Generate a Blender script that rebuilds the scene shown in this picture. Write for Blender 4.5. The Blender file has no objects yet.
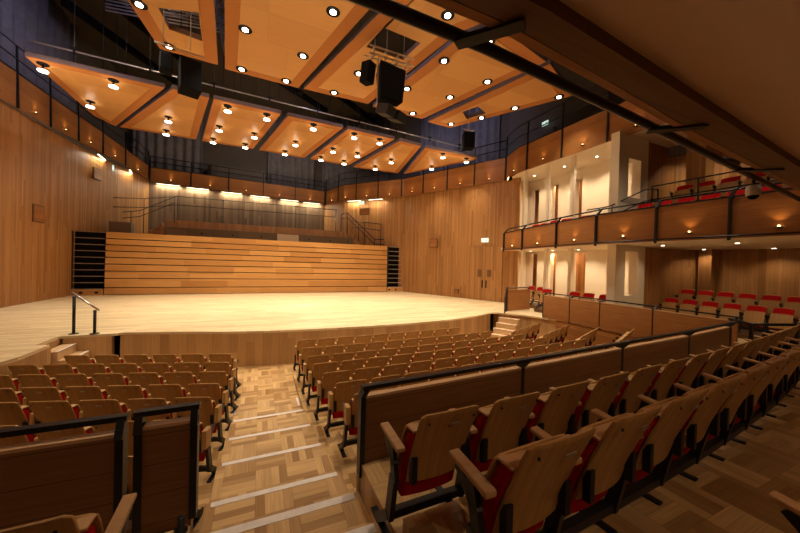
import bpy, bmesh, math, random
from mathutils import Vector, Matrix
from mathutils.geometry import tessellate_polygon
random.seed(7)
C = bpy.context.scene.collection
PI = math.pi
V = Vector

# ------------------------------------------------------------------ materials
class NT:
    def __init__(s, name):
        s.m = bpy.data.materials.new(name); s.m.use_nodes = True
        s.t = s.m.node_tree; s.b = s.t.nodes['Principled BSDF']
    def n(s, kind, **kw):
        x = s.t.nodes.new(kind)
        for k, v in kw.items(): setattr(x, k, v)
        return x
    def l(s, a, b): s.t.links.new(a, b)
    def math(s, op, a, b=None, c=None):
        x = s.n('ShaderNodeMath', operation=op)
        for i, v in enumerate((a, b, c)):
            if v is None: continue
            if isinstance(v, (int, float)): x.inputs[i].default_value = v
            else: s.l(v, x.inputs[i])
        return x.outputs[0]
    def comb(s, x, y, z=0.0):
        c = s.n('ShaderNodeCombineXYZ')
        for i, v in enumerate((x, y, z)):
            if isinstance(v, (int, float)): c.inputs[i].default_value = v
            else: s.l(v, c.inputs[i])
        return c.outputs[0]
    def white(s, vec):
        w = s.n('ShaderNodeTexWhiteNoise', noise_dimensions='3D'); s.l(vec, w.inputs['Vector']); return w.outputs['Value']
    def noise(s, vec, scale, detail=3, rough=.6):
        w = s.n('ShaderNodeTexNoise'); s.l(vec, w.inputs['Vector'])
        w.inputs['Scale'].default_value = scale; w.inputs['Detail'].default_value = detail
        w.inputs['Roughness'].default_value = rough
        return w.outputs['Fac']
    def ramp(s, fac, stops):
        r = s.n('ShaderNodeValToRGB'); e = r.color_ramp.elements
        while len(e) < len(stops): e.new(.5)
        for k, (p, c) in enumerate(stops): e[k].position = p; e[k].color = (*c, 1)
        s.l(fac, r.inputs['Fac']); return r.outputs['Color']
    def mul(s, col, f):
        m = s.n('ShaderNodeMix', data_type='RGBA', blend_type='MULTIPLY'); m.inputs[0].default_value = 1
        s.l(col, m.inputs[6])
        g = s.n('ShaderNodeCombineColor')
        for i in range(3): s.l(f, g.inputs[i])
        s.l(g.outputs[0], m.inputs[7]); return m.outputs[2]

def flat(name, col, rough=.5, metal=0, emit=0, spec=.5, wear=.1):
    k = NT(name); k.b.inputs['Base Color'].default_value = (*col, 1)
    k.b.inputs['Roughness'].default_value = rough; k.b.inputs['Metallic'].default_value = metal
    k.b.inputs['Specular IOR Level'].default_value = spec
    # slight procedural wear so that nothing is perfectly even
    tc = k.n('ShaderNodeTexCoord'); nz = k.noise(tc.outputs['Object'], 9, 4)
    if not emit:
        k.l(k.ramp(nz, [(0.3, tuple(c*(1-wear) for c in col)), (.7, tuple(min(1, c*(1+wear)) for c in col))]), k.b.inputs['Base Color'])
    else:
        k.b.inputs['Emission Color'].default_value = (*col, 1); k.b.inputs['Emission Strength'].default_value = emit
    return k.m

def wood(name, c1, c2, W, L, vertical=False, rough=.45, gap=.03, gapdark=.45, grain=.25, spec=.35, seed=0.0):
    """boards of width W and length L laid along u (or along v when vertical), UVs are metres"""
    k = NT(name); uv = k.n('ShaderNodeUVMap'); sx = k.n('ShaderNodeSeparateXYZ'); k.l(uv.outputs[0], sx.inputs[0])
    u, v = sx.outputs[0], sx.outputs[1]
    if vertical: u, v = v, u
    r = k.math('DIVIDE', v, W); row = k.math('FLOOR', r); fr = k.math('FRACT', r)
    off = k.white(k.comb(row, seed, 3.1))
    q = k.math('ADD', k.math('DIVIDE', u, L), k.math('MULTIPLY', off, 7.0)); col = k.math('FLOOR', q); fq = k.math('FRACT', q)
    rnd = k.white(k.comb(row, col, seed))
    base = k.ramp(rnd, [(0, c1), (.5, tuple((a+b)/2 for a, b in zip(c1, c2))), (1, c2)])
    gv = k.comb(k.math('MULTIPLY', u, 1.6), k.math('MULTIPLY', v, 38.0), k.math('MULTIPLY', rnd, 20.0))
    g = k.noise(gv, 1.0, 4, .65)
    gf = k.math('ADD', 1 - grain*.5, k.math('MULTIPLY', k.math('SUBTRACT', g, .5), grain*2.2))
    gm = k.math('GREATER_THAN', fr, gap); ge = k.math('GREATER_THAN', fq, gap*W/L*.7)
    gg = k.math('MULTIPLY', gm, ge); gg = k.math('ADD', gapdark, k.math('MULTIPLY', gg, 1-gapdark))
    colr = k.mul(k.mul(base, gf), gg)
    k.l(colr, k.b.inputs['Base Color'])
    k.b.inputs['Roughness'].default_value = rough; k.b.inputs['Specular IOR Level'].default_value = spec
    return k.m

def parquet(name, c1, c2, T, n, rough=.35, grain=.25):
    """basket-weave blocks T metres square of n fingers each"""
    k = NT(name); uv = k.n('ShaderNodeUVMap'); sx = k.n('ShaderNodeSeparateXYZ'); k.l(uv.outputs[0], sx.inputs[0])
    u, v = sx.outputs[0], sx.outputs[1]
    tu, tv = k.math('DIVIDE', u, T), k.math('DIVIDE', v, T)
    iu, iv = k.math('FLOOR', tu), k.math('FLOOR', tv); fu, fv = k.math('FRACT', tu), k.math('FRACT', tv)
    par = k.math('ABSOLUTE', k.math('MODULO', k.math('ADD', iu, iv), 2.0)); par = k.math('GREATER_THAN', par, .5)
    def sel(a, b): return k.math('ADD', k.math('MULTIPLY', a, k.math('SUBTRACT', 1.0, par)), k.math('MULTIPLY', b, par))
    across, along = sel(fv, fu), sel(u, v)
    st = k.math('MULTIPLY', across, float(n)); idx = k.math('FLOOR', st); fs = k.math('FRACT', st)
    rnd = k.white(k.comb(k.math('ADD', iu, k.math('MULTIPLY', idx, 17.0)), iv, 1.7))
    base = k.ramp(rnd, [(0, c1), (1, c2)])
    g = k.noise(k.comb(k.math('MULTIPLY', along, 2.5), k.math('MULTIPLY', across, 22.0), k.math('MULTIPLY', rnd, 30.0)), 1.0, 4, .65)
    gf = k.math('ADD', 1-grain*.5, k.math('MULTIPLY', k.math('SUBTRACT', g, .5), grain*2.2))
    e1 = k.math('GREATER_THAN', fs, .03)
    e2 = k.math('GREATER_THAN', k.math('MINIMUM', fu, fv), .008)
    e = k.math('ADD', .6, k.math('MULTIPLY', k.math('MULTIPLY', e1, e2), .4))
    k.l(k.mul(k.mul(base, gf), e), k.b.inputs['Base Color'])
    k.b.inputs['Roughness'].default_value = rough; k.b.inputs['Specular IOR Level'].default_value = .4
    return k.m

def fabric(name, col, fold=0):
    k = NT(name); tc = k.n('ShaderNodeTexCoord'); nz = k.noise(tc.outputs['Object'], 60 if not fold else 3, 5)
    k.l(k.ramp(nz, [(.2, tuple(c*.75 for c in col)), (.8, tuple(c*1.2 for c in col))]), k.b.inputs['Base Color'])
    k.b.inputs['Roughness'].default_value = .95; k.b.inputs['Specular IOR Level'].default_value = .1
    return k.m

M = {}
M['stave'] = wood('oak_staves', (.34, .150, .044), (.51, .245, .078), .095, 3.4, True, .5, .05, .6, .25)
M['stagefloor'] = wood('maple_strip', (.60, .435, .225), (.86, .68, .41), .10, 1.1, False, .36, .03, .8, .22)
M['parquet'] = parquet('oak_basket_parquet', (.36, .19, .065), (.74, .47, .205), .33, 4, .33, .35)
M['front'] = wood('stage_front_staves', (.42, .22, .08), (.58, .33, .13), .22, 2.5, True, .5, .03, .7, .25)
M['riser'] = wood('riser_boards', (.52, .24, .068), (.72, .375, .12), .38, 2.3, False, .42, .0, .9, .22)
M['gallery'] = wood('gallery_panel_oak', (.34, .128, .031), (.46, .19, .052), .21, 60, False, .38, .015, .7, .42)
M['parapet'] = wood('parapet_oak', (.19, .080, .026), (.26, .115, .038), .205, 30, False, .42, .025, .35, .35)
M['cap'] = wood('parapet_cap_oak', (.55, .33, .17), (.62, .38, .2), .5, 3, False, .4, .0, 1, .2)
M['ply'] = wood('oak_ply', (.47, .25, .08), (.57, .32, .105), .6, 5, True, .38, .0, 1, .35)
M['plyedge'] = wood('oak_edge', (.56, .33, .15), (.64, .39, .19), .6, 5, True, .4, .0, 1, .2)
M['armwood'] = wood('oak_arm', (.50, .28, .13), (.58, .34, .16), .6, 5, False, .4, .0, 1, .25)
M['canopy'] = wood('canopy_veneer', (.56, .28, .095), (.66, .345, .12), 1.3, 2.6, False, .4, .008, .7, .14)
M['canopyrim'] = fabric('canopy_rim_cork', (.44, .18, .06))
M['canopyedge'] = flat('canopy_edge', (.17, .13, .15), .6)
M['soffitwood'] = wood('soffit_oak', (.15, .068, .024), (.19, .086, .03), .6, 4, False, .45, .01, .5, .3)
M['stairwood'] = wood('stair_oak', (.58, .36, .17), (.68, .44, .22), .2, 2, False, .4, .02, .8, .15)
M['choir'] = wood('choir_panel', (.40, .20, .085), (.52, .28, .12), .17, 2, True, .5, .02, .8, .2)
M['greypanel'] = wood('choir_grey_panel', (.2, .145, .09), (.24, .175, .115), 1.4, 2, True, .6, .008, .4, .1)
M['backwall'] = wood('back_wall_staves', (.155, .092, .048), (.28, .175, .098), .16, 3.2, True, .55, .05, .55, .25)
M['cream'] = flat('cream_plaster', (.80, .68, .52), .8, wear=.015)
M['ceilplaster'] = flat('soffit_plaster', (.86, .66, .54), .8, wear=.015)
M['dark'] = flat('dark_ceiling', (.085, .062, .04), .9)
M['darkwall'] = flat('grey_upper_wall', (.12, .10, .085), .9)
M['curtain'] = fabric('blue_grey_curtain', (.22, .205, .22), 1)
M['steel'] = flat('black_steel', (.012, .012, .014), .42, .3)
M['rail'] = flat('handrail_black', (.02, .02, .024), .3, .6)
M['chrome'] = flat('brushed_metal', (.55, .53, .52), .3, .9)
M['truss'] = flat('aluminium_truss', (.38, .36, .44), .35, .8)
M['black'] = flat('black_box', (.005, .005, .006), .85, spec=.1)
M['red'] = fabric('red_wool', (.46, .010, .011))
M['lens'] = flat('lamp_lens', (1, .88, .68), .5, 0, 9)
M['smalllens'] = flat('small_lamp_lens', (1, .62, .25), .5, 0, 7)
M['striplens'] = flat('strip_lamp', (1, .9, .62), .5, 0, 4)
M['nosing'] = flat('white_nosing', (.72, .66, .62), .55)
M['white'] = flat('white_plastic', (.7, .68, .64), .4)
M['exit'] = flat('exit_sign_face', (.75, .95, .85), .5, 0, .85)
M['green'] = flat('exit_green', (.02, .35, .16), .5, 0, .4)
M['plate'] = flat('seat_number_plate', (.42, .36, .28), .35, .5)

# ------------------------------------------------------------------ mesh builder
class MB:
    def __init__(s): s.v = []; s.f = []; s.uv = {}; s.smooth = set()
    def add(s, vs, fs, smooth=False):
        o = len(s.v); s.v += [tuple(v) for v in vs]
        for f in fs:
            if smooth: s.smooth.add(len(s.f))
            s.f.append([i+o for i in f])
        return s
    def box(s, x0, x1, y0, y1, z0, z1, rot=0, at=(0, 0, 0), pitch=0):
        P = [V((x, y, z)) for x in (x0, x1) for y in (y0, y1) for z in (z0, z1)]
        m = Matrix.Translation(at) @ Matrix.Rotation(rot, 4, 'Z') @ Matrix.Rotation(pitch, 4, 'X')
        P = [m @ p for p in P]
        return s.add(P, [(0, 1, 3, 2), (4, 6, 7, 5), (0, 4, 5, 1), (2, 3, 7, 6), (0, 2, 6, 4), (1, 5, 7, 3)])
    def beam(s, a, b, w, h, up=V((0, 0, 1))):
        a, b = V(a), V(b); d = (b-a).normalized(); sd = d.cross(up)
        if sd.length < 1e-4: sd = V((1, 0, 0))
        sd.normalize(); u = sd.cross(d)
        P = [p + sd*i*w/2 + u*j*h/2 for p in (a, b) for i in (-1, 1) for j in (-1, 1)]
        return s.add(P, [(0, 1, 3, 2), (4, 6, 7, 5), (0, 4, 5, 1), (2, 3, 7, 6), (0, 2, 6, 4), (1, 5, 7, 3)])
    def tube(s, pts, r, n=8):
        pts = [V(p) for p in pts]; rings = []
        for i, p in enumerate(pts):
            d = (pts[min(i+1, len(pts)-1)]-pts[max(i-1, 0)]).normalized()
            a = d.cross(V((0, 0, 1)))
            if a.length < 1e-3: a = V((1, 0, 0))
            a.normalize(); b = d.cross(a)
            rings.append([p + (a*math.cos(2*PI*k/n)+b*math.sin(2*PI*k/n))*r for k in range(n)])
        vs = [q for g in rings for q in g]; fs = []
        for i in range(len(pts)-1):
            for k in range(n): fs.append((i*n+k, i*n+(k+1) % n, (i+1)*n+(k+1) % n, (i+1)*n+k))
        s.add(vs, fs, True); o = len(s.v)-len(vs)
        s.f.append([o+k for k in reversed(range(n))]); s.f.append([o+(len(pts)-1)*n+k for k in range(n)])
        return s
    def lathe(s, prof, c=(0, 0, 0), n=20, cap=True):
        vs = [(c[0]+r*math.cos(2*PI*k/n), c[1]+r*math.sin(2*PI*k/n), c[2]+z) for r, z in prof for k in range(n)]
        fs = [(i*n+k, i*n+(k+1) % n, (i+1)*n+(k+1) % n, (i+1)*n+k) for i in range(len(prof)-1) for k in range(n)]
        s.add(vs, fs, True); o = len(s.v)-len(vs)
        if cap:
            s.f.append([o+k for k in reversed(range(n))]); s.f.append([o+(len(prof)-1)*n+k for k in range(n)])
        return s
    def prism(s, poly, z0, z1, holes=()):
        loops = [list(poly)] + [list(h) for h in holes]
        flat_ = [p for l in loops for p in l]
        tri = tessellate_polygon([[V((p[0], p[1], 0)) for p in l] for l in loops])
        n = len(flat_)
        vs = [(p[0], p[1], z0) for p in flat_] + [(p[0], p[1], z1) for p in flat_]
        fs = [tuple(t) for t in tri] + [tuple(n+i for i in t) for t in tri]
        o = 0
        for l in loops:
            m = len(l)
            for i in range(m): a, b = o+i, o+(i+1) % m; fs.append((a, b, b+n, a+n))
            o += m
        return s.add(vs, fs)
    def wallstrip(s, pts, z0, z1, th):
        """vertical slab along plan polyline pts; z0/z1 numbers or lists; th = thickness to the right of travel"""
        n = len(pts); Z0 = z0 if isinstance(z0, (list, tuple)) else [z0]*n; Z1 = z1 if isinstance(z1, (list, tuple)) else [z1]*n
        P = [V((p[0], p[1], 0)) for p in pts]; O = []
        for i in range(n):
            t = V((0, 0, 0))
            if i: t += (P[i]-P[i-1]).normalized()
            if i < n-1: t += (P[i+1]-P[i]).normalized()
            t.normalize(); O.append(P[i] + V((t.y, -t.x, 0))*th)
        vs = []
        for i in range(n):
            vs += [(P[i].x, P[i].y, Z0[i]), (P[i].x, P[i].y, Z1[i]), (O[i].x, O[i].y, Z0[i]), (O[i].x, O[i].y, Z1[i])]
        fs = []; us = [0]
        for i in range(1, n): us.append(us[-1]+(P[i]-P[i-1]).length)
        base = len(s.f)
        for i in range(n-1):
            a, b = 4*i, 4*i+4
            quads = [(a, b, b+1, a+1), (a+2, a+3, b+3, b+2), (a+1, b+1, b+3, a+3), (a, a+2, b+2, b)]
            for q in quads[:2]:
                s.uv[base+len(fs)] = [(us[i + (j//4-i)], vs[j][2]) for j in q]; fs.append(q)
            for q in quads[2:]: fs.append(q)
        e = 4*(n-1); fs += [(0, 1, 3, 2), (e, e+2, e+3, e+1)]
        return s.add(vs, fs)
    def build(s, name, mat, parent=None, bevel=0, smooth=False, matrix=None):
        me = bpy.data.meshes.new(name); me.from_pydata(s.v, [], s.f); 
        bm = bmesh.new(); bm.from_mesh(me); bm.faces.ensure_lookup_table()
        uvl = bm.loops.layers.uv.new('UVMap')
        for i, f in enumerate(bm.faces):
            if i in s.smooth or smooth: f.smooth = True
            f.normal_update(); n = f.normal
            if i in s.uv:
                for lp, c in zip(f.loops, s.uv[i]): lp[uvl].uv = c
                continue
            if abs(n.z) > .7:
                for lp in f.loops: lp[uvl].uv = (lp.vert.co.x, lp.vert.co.y)
            else:
                t = V((-n.y, n.x, 0)).normalized()
                if abs(t.x) > abs(t.y): t *= (1 if t.x > 0 else -1)
                else: t *= (1 if t.y > 0 else -1)
                for lp in f.loops: lp[uvl].uv = (lp.vert.co.dot(t), lp.vert.co.z)
        bmesh.ops.recalc_face_normals(bm, faces=bm.faces)
        bm.to_mesh(me); bm.free()
        me.materials.append(M[mat] if isinstance(mat, str) else mat)
        o = bpy.data.objects.new(name, me); C.objects.link(o)
        if parent is not None: o.parent = parent
        if bevel:
            b = o.modifiers.new('bevel', 'BEVEL'); b.width = bevel; b.segments = 2; b.limit_method = 'ANGLE'
        return o

def tag(o, label, cat, group=None, kind=None):
    if label: o['label'] = label
    if cat: o['category'] = cat
    if group: o['group'] = group
    if kind: o['kind'] = kind
    return o
def struct(o): o['kind'] = 'structure'; return o
def thing(name, label, cat, loc=(0, 0, 0), rz=0, group=None):
    o = bpy.data.objects.new(name, None); C.objects.link(o); o.location = loc; o.rotation_euler = (0, 0, rz)
    o.empty_display_size = .1
    return tag(o, label, cat, group)
def copy_tree(o, parent=None):
    c = o.copy(); C.objects.link(c)
    if parent: c.parent = parent
    for ch in o.children: copy_tree(ch, c)
    return c
def set_label(o, label, group):
    o['label'] = label; o['group'] = group
ORD = ['first', 'second', 'third', 'fourth', 'fifth', 'sixth', 'seventh', 'eighth', 'ninth', 'tenth', 'eleventh', 'twelfth',
       'thirteenth', 'fourteenth', 'fifteenth', 'sixteenth', 'seventeenth', 'eighteenth', 'nineteenth', 'twentieth']

def lerp(a, b, t): return a+(b-a)*t
def along(poly, s):
    """point at distance s along plan polyline, with unit tangent"""
    for i in range(len(poly)-1):
        a, b = V(poly[i][:2]), V(poly[i+1][:2]); d = (b-a).length
        if s <= d or i == len(poly)-2:
            t = (b-a)/d; return a+t*s, t, i, s/d
        s -= d
def plen(poly): return sum((V(poly[i+1][:2])-V(poly[i][:2])).length for i in range(len(poly)-1))

# ------------------------------------------------------------------ room shell
# floors
struct(MB().box(-4.45, 10.6, 6.15, 12, -1.2, -1.0).build('floor', 'parquet'))
AX0, AX1 = -.42, .84
aisle = [(6.15, 5.2, -.80), (5.2, 4.25, -.62), (4.25, 3.3, -.42), (3.3, 2.65, -.22), (2.65, 2.12, 0.0), (2.12, 1.45, .14), (1.45, .7, .28)]
for y1, y0, z in aisle:
    struct(MB().box(AX0, AX1, y0, y1, -1.2, z).build('floor', 'parquet'))
struct(MB().box(-7, .84, -7, .70, -1.2, .45).build('floor', 'parquet'))
mid_t = [(6.95, 6.1, -.9), (6.1, 5.28, -.82), (5.28, 4.42, -.72), (4.42, 3.55, -.6), (3.55, 2.78, -.45)]
struct(MB().box(AX1, 10.4, 7.75, 8.6, -1.2, -.95).build('floor', 'parquet'))
struct(MB().box(AX1, 10.4, 6.95, 7.75, -1.2, -.93).build('floor', 'parquet'))
for y1, y0, z in mid_t:
    struct(MB().box(AX1, 10.4, y0, y1, -1.2, z).build('floor', 'parquet'))
struct(MB().prism([(AX1, 1.73), (5, 1.82), (12, 2.05), (17, 2.2), (17, 3.3), (10.5, 3.3), (7, 3.0), (4, 2.8), (AX1, 2.6)], -1.2, .28).build('floor', 'parquet'))
struct(MB().prism([(AX1, -7), (17, -7), (17, 2.2), (12, 2.05), (5, 1.82), (AX1, 1.73)], -1.2, .455).build('floor', 'parquet'))
# left block tiers, fronts parallel to the angled rows
lt = [(7.55, 6.95, -.97), (6.95, 6.3, -.93), (6.3, 5.35, -.86), (5.35, 4.5, -.76), (4.5, 3.7, -.66), (3.7, 2.7, -.56)]
for k, (y1, y0, z) in enumerate(lt):
    sl = .315
    if k == len(lt)-1:
        poly = [(AX0, y1), (-4.45, y1+sl*4.03), (-4.45, 2.7), (AX0, 2.7)]
    else:
        poly = [(AX0, y1), (-4.45, y1+sl*4.03), (-4.45, y0+sl*4.03), (AX0, y0)]
    struct(MB().prism(poly, -1.2, z).build('floor', 'parquet'))
struct(MB().box(-7, AX0, .70, 2.62, -1.2, .12).build('floor', 'parquet'))
# stage slab (visible front face has its own boards)
stage_front = [(-3.45, 10.5), (-3.3, 10.58), (-1.99, 10.25), (-.9, 9.95), (.13, 9.72), (1.6, 9.6), (3.1, 9.56), (4.8, 9.62), (6.6, 9.85), (8.0, 10.25), (9.35, 10.85)]
stage = [(-9.3, 2.0), (-4.5, 2.0), (-4.5, 7.9), (-4.3, 8.6), (-4.3, 9.6), (-4.55, 9.6), (-4.55, 10.5)] + stage_front + \
        [(9.62, 10.75), (10.3, 9.8), (10.6, 8.9), (10.62, 3.35), (17, 3.35), (17, 16), (10, 24), (-9.3, 24)]
struct(MB().prism(stage, -.06, 0).build('floor', 'stagefloor'))
struct(MB().wallstrip([(-3.38, 11.2), (-3.38, 10.62)] + stage_front[2:-1] + [(9.3, 10.88), (9.45, 11.4)], -1.0, -.06, -.06).build('wall_stage_front', 'front'))
struct(MB().wallstrip([(-4.52, 2), (-4.52, 7.92), (-4.33, 8.6), (-4.33, 9.6), (-4.57, 9.65), (-4.57, 11.2)], -1.1, -.06, .05).build('wall_terrace_left', 'front'))
struct(MB().wallstrip([(9.66, 11.2), (9.7, 10.85), (10.34, 9.85), (10.66, 8.9), (10.66, 3.3)], -1.1, -.06, -.05).build('wall_terrace_right', 'front'))
struct(MB().box(-4.5, -3.38, 11.0, 11.06, -1.1, -.06).build('wall_stage_recess_left', 'black'))
struct(MB().box(9.2, 9.8, 11.1, 11.2, -1.1, -.06).build('wall_stage_recess_right', 'black'))

RB, RB2 = 6.93, 8.17            # gallery parapet bottom/top
right_wall = [(9.4, 20.5), (9.6, 19.9), (12.6, 13.75), (12.75, 13.1)]
struct(MB().wallstrip([(4.9, 27.05), (5.95, 24.45), (9.62, 20.72), (9.8, 20.2), (12.62, 13.7), (12.95, 13.05)], -.1, 7.0, -.15).build('wall_right', 'stave'))
struct(MB().wallstrip([(-8.8, -7), (-8.8, 14.0), (-8.7, 19), (-8.5, 22), (-7.9, 25), (-7.2, 27.0)], -.1, [7.6, 7.6, 7.72, 7.85, 7.75, 7.4], -.15).build('wall_left', 'stave'))
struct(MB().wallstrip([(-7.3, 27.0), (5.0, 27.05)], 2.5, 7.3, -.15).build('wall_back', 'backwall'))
# high walls and ceiling above the gallery
struct(MB().wallstrip([(-10.3, -7), (-10.3, 24), (-9.0, 29.5), (7, 29.5), (14.8, 16), (14.8, -7)], 6.6, 15.4, -.2).build('wall_upper', 'darkwall'))
struct(MB().prism([(-11, -7), (-11, 30), (18, 30), (18, -7)], 15.0, 15.2).build('ceiling', 'dark'))
struct(MB().box(-11, 18, -7.3, -7.0, -1.2, 15.2).build('wall_rear', 'darkwall'))
# gallery floors
for nm, poly in (('ceiling_gallery_left', [(-8.75, 14), (-8.6, 19), (-8.4, 22), (-7.8, 25), (-7.1, 27.1), (-9.2, 29.4), (-10.3, 24), (-10.3, -7), (-8.75, -7)]),):
    struct(MB().prism(poly, 7.55, 7.7).build(nm, 'darkwall'))
struct(MB().prism([(-7.1, 27.1), (4.9, 27.15), (5.9, 24.4), (9.4, 20.6), (12.6, 13.7), (14.8, 15.9), (7, 29.4), (-9, 29.4)], 6.97, 7.1).build('ceiling_gallery_back', 'darkwall'))
struct(MB().prism([(12.0, 3.6), (12.0, 8.1), (12.07, 12.3), (12.5, 13.65), (12.7, 13.9), (17, 13.9), (17, 3.6)], 6.97, 7.12).build('ceiling_side_gallery', 'cream'))

# dividing walls at the side
CW = 14.3
struct(MB().wallstrip([(13.32, 7.12), (15.4, 7.1), (16.2, 6.6), (16.6, 5.6), (16.6, -7)], -.1, 7.0, -.12).build('wall_side_right', 'stave'))
def slit_wall(name, x, segs, z0, z1, zo0, zo1):
    """cream wall on plane X=x with slits; segs = list of (ya, yb) openings, sorted"""
    mb = MB(); y = 7.22
    for a, b in segs:
        mb.box(x, x+.25, y, a, z0, z1); mb.box(x, x+.25, a, b, zo1, z1)
        if zo0 > z0+.02: mb.box(x, x+.25, a, b, z0, zo0)
        y = b
    mb.box(x, x+.25, y, 14.0, z0, z1)
    return struct(mb.build(name, 'cream'))
slit_wall('wall_side_stalls', CW, [(8.85, 9.07), (10.07, 10.73), (11.72, 12.06), (12.95, 13.46)], 0, 2.97, .3, 2.8)
slit_wall('wall_side_balcony', CW, [(8.88, 9.07), (10.36, 10.7), (11.71, 12.09), (12.96, 13.46)], 3.1, 6.97, 3.2, 6.5)
struct(MB().box(15.1, 15.2, 7.4, 14, -.1, 7.0).build('wall_corridor', 'stave'))
for (z0, z1, o0, o1) in ((0.0, 2.95, 1.1, 2.72), (3.1, 6.97, 4.7, 6.1)):
    mb = MB()
    mb.box(11.55, 12.1, 7.0, 7.3, z0, z1); mb.box(12.85, 13.3, 7.0, 7.3, z0, z1)
    mb.box(12.1, 12.85, 7.0, 7.3, o1, z1); mb.box(12.1, 12.85, 7.0, 7.3, z0, o0)
    mb.box(13.3, CW+.2, 7.15, 7.35, z0, z1)
    struct(mb.build('wall_cross', 'cream'))
    for fa, fb in ((9.4, 9.55), (10.7, 10.84), (12.15, 12.28)):
        struct(MB().box(12.4, 12.56, fa, fb, z0, z1).build('wall_fin', 'cream'))
    struct(MB().box(12.95, CW+.1, 13.75, 13.95, z0, z1).build('wall_end', 'cream'))
# balcony slab
bal = [(12.03, 13.15), (11.6, 11.4), (11.0, 8.95), (10.62, 7.05), (10.62, 2.0), (10.62, 1.3)]
struct(MB().prism([(x+.035, y) for x, y in bal] + [(17, 1.3), (17, 13.9), (12.5, 13.9)], 2.93, 3.1).build('ceiling_balcony', 'cream'))

# rear balcony overhead
A_ = [(-8.7, 1.16), (0, 1.10), (1.0, 1.10), (1.9, 1.18), (3.1, 1.30), (6.2, 1.54), (10.6, 1.9)]
B_ = [(-8.7, .98), (0, .97), (1.1, .98), (2.2, 1.06), (5.2, 1.28), (10.6, 1.72)]
struct(MB().prism([(-8.7, -7), (17, -7), (17, 1.3)] + [(x, y) for x, y in reversed(B_)], 3.2, 3.35).build('ceiling_rear', 'ceilplaster'))
struct(MB().prism([(x, y) for x, y in A_] + [(x, y-.01) for x, y in reversed(B_)], 3.13, 3.42).build('trim_1', 'soffitwood'))
struct(MB().wallstrip([(x, y+.005) for x, y in A_], 3.13, 4.2, -.05).build('trim_2', 'gallery'))

# ------------------------------------------------------------------ retracted choir riser
r = thing('retracted_seating_riser', 'wide stack of retracted wooden seating tiers closing the back of the stage', 'seating riser', (.5, 20.8, 0))
XL, XR = -7.8, 7.8
struct_z = [0, .38, .86, 1.24, 1.6, 1.95, 2.28, 2.6, 2.92, 3.28]
n = len(struct_z)-1
for k in range(n):
    a, b = struct_z[k], struct_z[k+1]
    MB().box(XL, XR, -.02 + .012*k, .5, a+.03, b-.012).build('riser_board', 'riser', r, .006)
MB().box(XL, XR, .2, .42, .02, 3.2).build('riser_core', 'black', r)
for sx in (XL-1.32, XR+.05):
    fr = MB(); w = 1.27 if sx < 0 else 1.46
    fr.box(sx, sx+w, .25, .32, 0, 3.24); e = fr.build('end_frame', 'black', r)
    for k in range(10):
        z = .32+k*.325
        MB().box(sx+.05, sx+w-.03, .02+.02*k, .25, z-.02, z+.012).build('tread_edge', 'chrome', r)
    MB().box(sx, sx+w, -.02, .2, .0, .3).build('end_board', 'riser', r)
    MB().box(sx, sx+.05, -.0, .25, .0, 3.24).build('end_post', 'steel', r)
for k in range(8):
    x = XL+.7+k*1.85
    MB().box(x-.12, x+.12, .04, .13, 1.76, 1.84).build('pull_handle', 'black', r)
for x in (XL-.9, XL-.3, XR+.2, XR+.7):
    MB().box(x-.06, x+.06, -.05, .0, .1, .19).build('floor_lock', 'black', r)

# choir seating front panels and steps above
c = thing('choir_tier_front', 'two-step timber fronted choir tier above the retracted riser', 'choir tier', (0, 22.9, 3.0))
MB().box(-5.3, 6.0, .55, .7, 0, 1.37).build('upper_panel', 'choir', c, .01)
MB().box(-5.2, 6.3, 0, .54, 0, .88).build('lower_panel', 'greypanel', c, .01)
for x in (-3.4, -1.7, 0, 3.1, 4.6, 5.9): MB().box(x-.03, x+.03, -.02, .0, .52, .62).build('grip', 'black', c)
MB().box(1.0, 2.4, -.02, 0, .2, .84).build('access_panel', 'cream', c)
for sx in (-1, 1):
    st = thing('choir_steps', 'small timber steps at the %s end of the choir tier' % ('left' if sx < 0 else 'right'), 'steps', (-5.35 if sx < 0 else 6.33, 22.9, 3.0))
    for k in range(5):
        w_ = .3 if sx < 0 else .16
        MB().box(min(0, sx*(.1+w_*k)), max(0, sx*(.1+w_*k)), .0, .35, 1.1-.22*k-.2, 1.1-.22*k).build('step', 'choir', st)
MB_l = MB().box(-7.9, -6.9, 22.9, 23.4, 3.0, 4.0).build('choir_end_box', 'greypanel'); tag(MB_l, 'plain timber box beside the left choir steps', 'box')

def railing(name, label, pts, posts, rails, r=.022, zt=None, mat='rail'):
    """pts: 3-D polyline of the top; rails at offsets below"""
    t = thing(name, label, 'railing', (pts[0][0], pts[0][1], pts[0][2]-1.0))
    o = V(t.location)
    for d in rails:
        MB().tube([V(p)-V((0, 0, d))-o for p in pts], r, 6).build('handrail' if d == 0 else 'mid_rail', mat, t)
    for p, h in posts:
        MB().tube([V(p)-o, V(p)-V((0, 0, h))-o], r, 6).build('post', mat, t)
    return t
bt = [(x, 24.6, 6.05) for x in (-5.0, -2.5, 0, 2.5, 5.4)]
railing('choir_guardrail', 'long thin black guard rail in front of the dim back wall', [(-8.2, 24.0, 5.5), (-6.7, 24.3, 5.65), (-5.0, 24.4, 6.0), (5.4, 24.4, 6.1)],
        [((x, 24.4, 6.05), 2.9) for x in (-5.0, -2.4, 0, 2.3, 5.3)] + [((-8.2, 24.0, 5.5), 2.5), ((-6.7, 24.3, 5.65), 2.6)], (0, .55))
railing('stair_handrail', 'sloping black handrail rising over the left choir steps', [(-7.4, 23.2, 4.6), (-6.6, 23.2, 4.75), (-4.9, 23.2, 5.75)],
        [((-7.0, 23.2, 4.7), 1.7), ((-4.9, 23.2, 5.75), 1.6)], (0, .35))
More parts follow.
